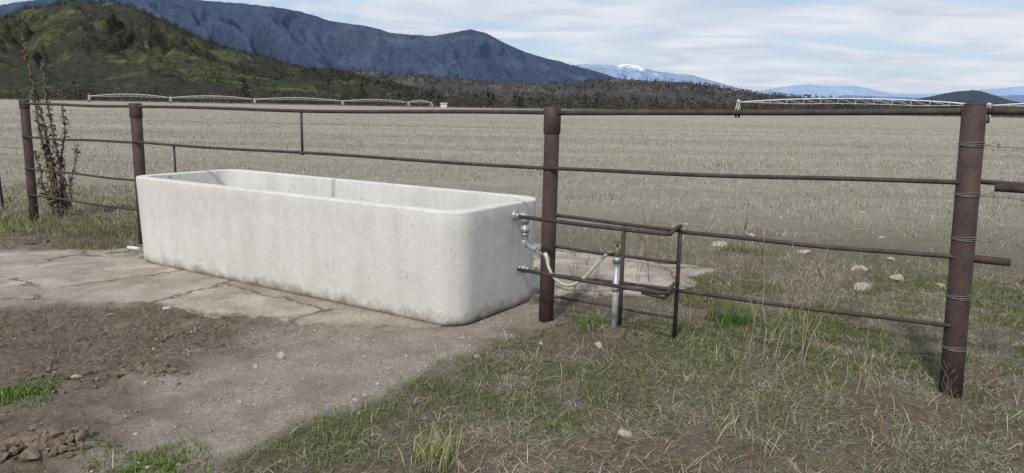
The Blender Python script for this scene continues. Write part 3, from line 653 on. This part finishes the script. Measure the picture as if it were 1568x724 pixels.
treemass("distant_treeline",tr,TM)
tr=[]
for a,d,h in[(-.035,470,12.5),(-.028,475,9),(.0,480,10),(.006,482,8),(.010,470,9.5),(.093,480,9),(.107,470,10.5),(-.353,600,19),(-.349,610,14),(-.20,560,15),(-.196,570,11),(.22,520,7),(-.47,700,14),(.16,560,8),(.18,520,7),(-.05,560,9),(-.10,560,8)]:
    tr.append((a*d,d,h,h*.33,'c',(.024,.030,.026)))
for i in range(420):
    d=rng.uniform(640,1150); a=rng.uniform(-.75,.5); h=rng.uniform(6,13)
    if float(fbm(np.array([a*9]),np.array([d*.006]),140)[0])<.47: continue
    tr.append((a*d,d,h,h*.5,'c' if rng.random()<.4 else 'b',bc[rng.integers(0,len(bc))]))
treemass("distant_conifers",tr,TM)
fh=empty("farm_shed"); mb=MB(); mb.box((-37,400,.9),(3.2,3,1.8)); mb.obj("walls",wh,fh,False)
mb=MB(); mb.v=[(-38.9,398.2,1.8),(-35.1,398.2,1.8),(-35.1,401.8,1.8),(-38.9,401.8,1.8),(-38.9,400,2.5),(-35.1,400,2.5)]; mb.f=[(0,1,5,4),(2,3,4,5),(0,4,3),(1,2,5)]; mb.obj("roof",simple("shed_roof",(.25,.25,.25),(.38,.38,.38),2),fh,False)

# ------------------------------------------------------------------ light
el=math.radians(46); sx,sy=-.36,-.93; hn=math.hypot(sx,sy)
sd=Vector((sx/hn*math.cos(el),sy/hn*math.cos(el),math.sin(el)))
ld=bpy.data.lights.new("sun",'SUN'); ld.energy=3.1; ld.angle=math.radians(5.0); ld.color=(1,.95,.89)
so_=bpy.data.objects.new("sun",ld); sc.collection.objects.link(so_); so_.rotation_mode='QUATERNION'; so_.rotation_quaternion=(-sd).to_track_quat('-Z','Y')
w=bpy.data.worlds.new("World"); sc.world=w; w.use_nodes=True; nt=w.node_tree; bg=nt.nodes["Background"]
sky=nt.nodes.new("ShaderNodeTexSky"); sky.sky_type='NISHITA'; sky.sun_disc=False; sky.sun_elevation=el; sky.sun_rotation=math.atan2(sx,sy); sky.air_density=1.0; sky.dust_density=1.2; sky.altitude=500
tc=nt.nodes.new("ShaderNodeTexCoord"); sep=nt.nodes.new("ShaderNodeSeparateXYZ"); nt.links.new(tc.outputs["Generated"],sep.inputs[0])
def M(op,a,b):
    x=nt.nodes.new("ShaderNodeMath"); x.operation=op
    for i,v in((0,a),(1,b)):
        if hasattr(v,'links'): nt.links.new(v,x.inputs[i])
        else: x.inputs[i].default_value=v
    return x.outputs[0]
zz=M('ADD',M('MAXIMUM',sep.outputs[2],0),.09); cb=nt.nodes.new("ShaderNodeCombineXYZ")
nt.links.new(M('DIVIDE',sep.outputs[0],zz),cb.inputs[0]); nt.links.new(M('DIVIDE',sep.outputs[1],zz),cb.inputs[1])
def NZ(sc_,det,off,dist=.5,ss=(1,1.25,1)):
    mp=nt.nodes.new("ShaderNodeMapping"); mp.inputs["Location"].default_value=off; mp.inputs["Scale"].default_value=ss; nt.links.new(cb.outputs[0],mp.inputs[0])
    x=nt.nodes.new("ShaderNodeTexNoise"); x.inputs["Scale"].default_value=sc_; x.inputs["Detail"].default_value=det; x.inputs["Roughness"].default_value=.58; x.inputs["Distortion"].default_value=dist; nt.links.new(mp.outputs[0],x.inputs["Vector"]); return x.outputs["Fac"]
def RP_(f,s):
    x=nt.nodes.new("ShaderNodeValToRGB"); e=x.color_ramp.elements
    for i,(p,c) in enumerate(s):
        if i>1: e.new(p)
        e[i].position=p; e[i].color=(*c,1) if isinstance(c,tuple) else (c,c,c,1)
    nt.links.new(f,x.inputs[0]); return x.outputs[0]
cov=RP_(NZ(.6,9,(3.2,1.1,0),1.0,(.8,1.5,1)),[(.39,0.15),(.54,1.0)])
skm=nt.nodes.new("ShaderNodeMix"); skm.data_type='RGBA'; skm.inputs[0].default_value=.5; skm.inputs[7].default_value=(3.9,5.2,7.4,1); nt.links.new(sky.outputs[0],skm.inputs[6])
mul=nt.nodes.new("ShaderNodeMix"); mul.data_type='RGBA'; nt.links.new(cov,mul.inputs[0]); nt.links.new(skm.outputs[2],mul.inputs[6])
cr=nt.nodes.new("ShaderNodeMix"); cr.data_type='RGBA'; cr.inputs[6].default_value=(5.0,5.6,6.7,1); cr.inputs[7].default_value=(6.8,7.1,7.6,1)
nt.links.new(RP_(NZ(1.3,7,(7,2,0)),[(.35,0),(.62,1)]),cr.inputs[0]); nt.links.new(cr.outputs[2],mul.inputs[7])
nt.links.new(mul.outputs[2],bg.inputs[0]); bg.inputs[1].default_value=.115
